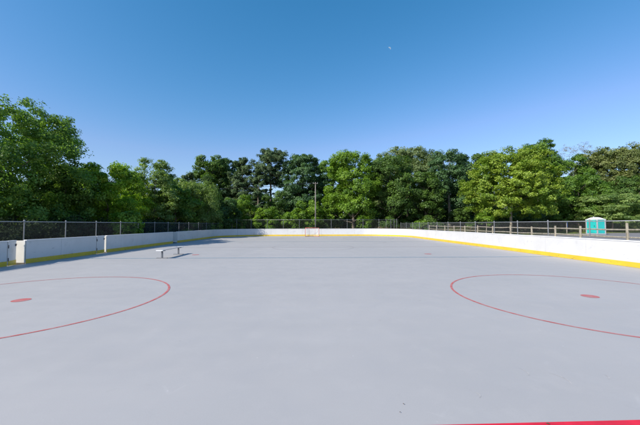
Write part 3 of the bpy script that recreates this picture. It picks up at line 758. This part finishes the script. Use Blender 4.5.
# ---- masses nobody could count: the wood behind, the thicket along the left fence
def mass(name, label, boxes, leaf, ln, cr, per, seed, low=False):
    rg = np.random.default_rng(seed); C = []
    for x0, x1, y0, y1, hh_, n in boxes:
        q = np.column_stack([rg.uniform(x0, x1, n), rg.uniform(y0, y1, n), np.zeros(n)])
        bumps = 0.82 + 0.18 * np.sin(q[:, 0] * 0.55 + seed) * np.sin(q[:, 1] * 0.47 + 1) + rg.normal(size=n) * 0.06
        q[:, 2] = ground_z(x0) + hh_ * bumps * rg.uniform(0.05, 1, n) ** 0.7; C.append(q)
    C = np.vstack(C); O = unit(rg.normal(size=C.shape) * 0.6 + UP * 0.5 + np.array([0, -0.5, 0]))
    if low: C = np.vstack([C, C * np.array([1, 1, 0.30]) + np.array([0.7, -0.9, 0])]); O = np.vstack([O, O])
    P, Nn, T, l_, w_, tint = leaves_from_clumps(rg, C, O, cr, per, ln, ln * 0.62, 0.75)
    keep = P[:, 2] > 0.02
    o = leaf_object(name, P[keep], Nn[keep], T[keep], l_[keep], w_[keep], tint[keep], L[leaf], None)
    return tag(o, label, 'vegetation', None, 'stuff')
mass('far_woods_and_shade_clump', 'deep shaded wood closing the view behind all the separate trees, with an unseen shade clump added at left',
     [(-48, -6, 64, 72, 9.0, 520), (-6, 46, 68, 76, 10.5, 620), (46, 84, 62, 72, 12.0, 520), (70, 84, 20, 62, 9, 380), (-48, -34, 10, 64, 8.0, 560), (-25.5, -20.3, 2, 12, 6.3, 330), (-60, 90, 78, 92, 7.0, 700)], 'dark', 0.62, 1.35, 50, 71, True)  # small near-left box: out-of-view foliage added to shade the undergrowth
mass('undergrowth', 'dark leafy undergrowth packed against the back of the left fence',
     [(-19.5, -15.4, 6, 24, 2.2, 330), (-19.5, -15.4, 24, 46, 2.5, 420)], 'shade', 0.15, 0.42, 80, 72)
mass('low_weeds', 'low brown green weeds behind the far and right fences',
     [(-13, 3, 46.2, 48.5, 0.75, 110), (16, 34, 46, 52, 1.0, 190), (34, 62, 42.5, 50, 1.3, 260)], 'olive', 0.20, 0.36, 46, 73)

mass('dry_brush', 'sunlit brown dry brush behind the right half of the far fence', [(2.5, 17, 45.9, 48.0, 1.25, 260), (17, 34, 47.5, 50.5, 1.2, 170)], 'brush', 0.16, 0.36, 50, 74)
# grass tufts along the lawn, one uncountable object
rg = np.random.default_rng(9); n = 16000
gx = rg.uniform(13.7, 19.4, n); gy = rg.uniform(12, 46, n); far = rg.random(n) < 0.35
gx[far] = rg.uniform(19.4, 46, far.sum()); gy[far] = rg.uniform(39.6, 47, far.sum())
hgt = rg.uniform(0.06, 0.16, n)
P = np.column_stack([gx, gy, np.clip((gx - 16) * 0.02, 0, 0.5) + hgt * 0.42])
T = unit(np.column_stack([rg.normal(size=n) * .35, rg.normal(size=n) * .35, np.ones(n)]))
Nn = rdir(rg, n); Nn = unit(Nn - T * (Nn * T).sum(1, keepdims=True))
tag(leaf_object('grass', P, Nn, T, hgt, np.full(n, 0.03), rg.uniform(0.2, 1, n), L['lime'], None), 'dry mown grass tufts outside the right boards', 'grass', None, 'stuff')

# ------------------------------------------------------------------ the day moon, a thin pale crescent
ma = 3000.0
mdir = Vector(((391.7 - 314) / 300, 1.0, (224.4 - 44.2) / 300)).normalized()
mm = bpy.data.materials.new('moon_glow'); mm.use_nodes = True
nt = mm.node_tree; nt.nodes.clear(); e = nt.nodes.new('ShaderNodeEmission'); e.inputs['Color'].default_value = (0.45, 0.62, 0.85, 1); e.inputs['Strength'].default_value = 0.55
out = nt.nodes.new('ShaderNodeOutputMaterial'); nt.links.new(e.outputs[0], out.inputs['Surface'])
b = MB(); Rm = 0.0046 * ma; k = 14; vs = []
for i in range(k + 1):
    t = -R90 + math.pi * i / k; vs.append((Rm * math.cos(t), 0, Rm * math.sin(t)))
for i in range(k + 1):
    t = -R90 + math.pi * i / k; vs.append((Rm * 0.35 * math.cos(t), 0, Rm * math.sin(t)))
fs = [(i, i + 1, k + 2 + i, k + 1 + i) for i in range(k)]
nv = len(vs); vs += [(x, 4.0, z) for x, _, z in vs]; fs += [tuple(q + nv for q in f[::-1]) for f in fs]
b.add(vs, fs); mo = b.build('moon', mm); mo.location = mdir * ma + Vector((0, 0, 1.75))
mo.rotation_euler = (0, math.radians(-40), -math.atan2(mdir.x, mdir.y)); tag(mo, 'tiny pale crescent of the day moon in the blue sky', 'moon')

# ------------------------------------------------------------------ light
SUN_DIR = Vector((1.05, 0.80, -1.0)).normalized()        # the way the light travels
sd = bpy.data.lights.new('sun', 'SUN'); sd.energy = 4.45; sd.angle = math.radians(0.55); sd.color = (1.0, 0.94, 0.83)
so = bpy.data.objects.new('sun', sd); COL.objects.link(so); so.rotation_euler = SUN_DIR.to_track_quat('-Z', 'Y').to_euler(); so.location = (-30, -15, 40)
w = bpy.data.worlds.new('World'); scene.world = w; w.use_nodes = True
nt = w.node_tree; bg = nt.nodes['Background']
sky = nt.nodes.new('ShaderNodeTexSky'); sky.sky_type = 'NISHITA'; sky.sun_disc = False
sky.sun_elevation = math.asin(-SUN_DIR.z); sky.sun_rotation = math.atan2(-SUN_DIR.x, -SUN_DIR.y)
sky.altitude = 0; sky.air_density = 1.3; sky.dust_density = 0.8; sky.ozone_density = 10.0
sp = nt.nodes.new('ShaderNodeSeparateColor'); cb = nt.nodes.new('ShaderNodeCombineColor')
def mth(op, a, b):
    n = nt.nodes.new('ShaderNodeMath'); n.operation = op
    for k, v in enumerate((a, b)):
        if isinstance(v, bpy.types.NodeSocket): nt.links.new(v, n.inputs[k])
        else: n.inputs[k].default_value = v
    return n.outputs[0]
nt.links.new(sky.outputs[0], sp.inputs[0])
red = mth('MINIMUM', mth('MULTIPLY', mth('POWER', sp.outputs[0], 2.1), 0.80), mth('MULTIPLY', sp.outputs[0], 1.05))
nt.links.new(red, cb.inputs[0]); nt.links.new(mth('MULTIPLY', sp.outputs[1], 0.885), cb.inputs[1]); nt.links.new(mth('MULTIPLY', sp.outputs[2], 0.87), cb.inputs[2])
nt.links.new(cb.outputs[0], bg.inputs['Color']); bg.inputs['Strength'].default_value = 0.148

# ------------------------------------------------------------------ camera
cd = bpy.data.cameras.new('camera'); cam = bpy.data.objects.new('camera', cd); COL.objects.link(cam); scene.camera = cam
cd.sensor_width = 36; cd.lens = 36 * 300.0 / 640.0; cd.clip_end = 6000; cd.clip_start = 0.05
yaw, pit, roll = -0.0209, 0.0385, -0.0018
from mathutils import Matrix
cam.matrix_world = Matrix.Translation((0.063, 0, 1.75)) @ Matrix.Rotation(yaw, 4, 'Z') @ Matrix.Rotation(R90 + pit, 4, 'X') @ Matrix.Rotation(roll, 4, 'Z')

scene.cycles.max_bounces = 14; scene.cycles.diffuse_bounces = 8; scene.cycles.transmission_bounces = 12
vs_ = scene.view_settings
scene.display_settings.display_device = 'sRGB'
vs_.view_transform = 'Standard'; vs_.look = 'None'; vs_.exposure = 0.47; vs_.gamma = 1.0; vs_.use_curve_mapping = False
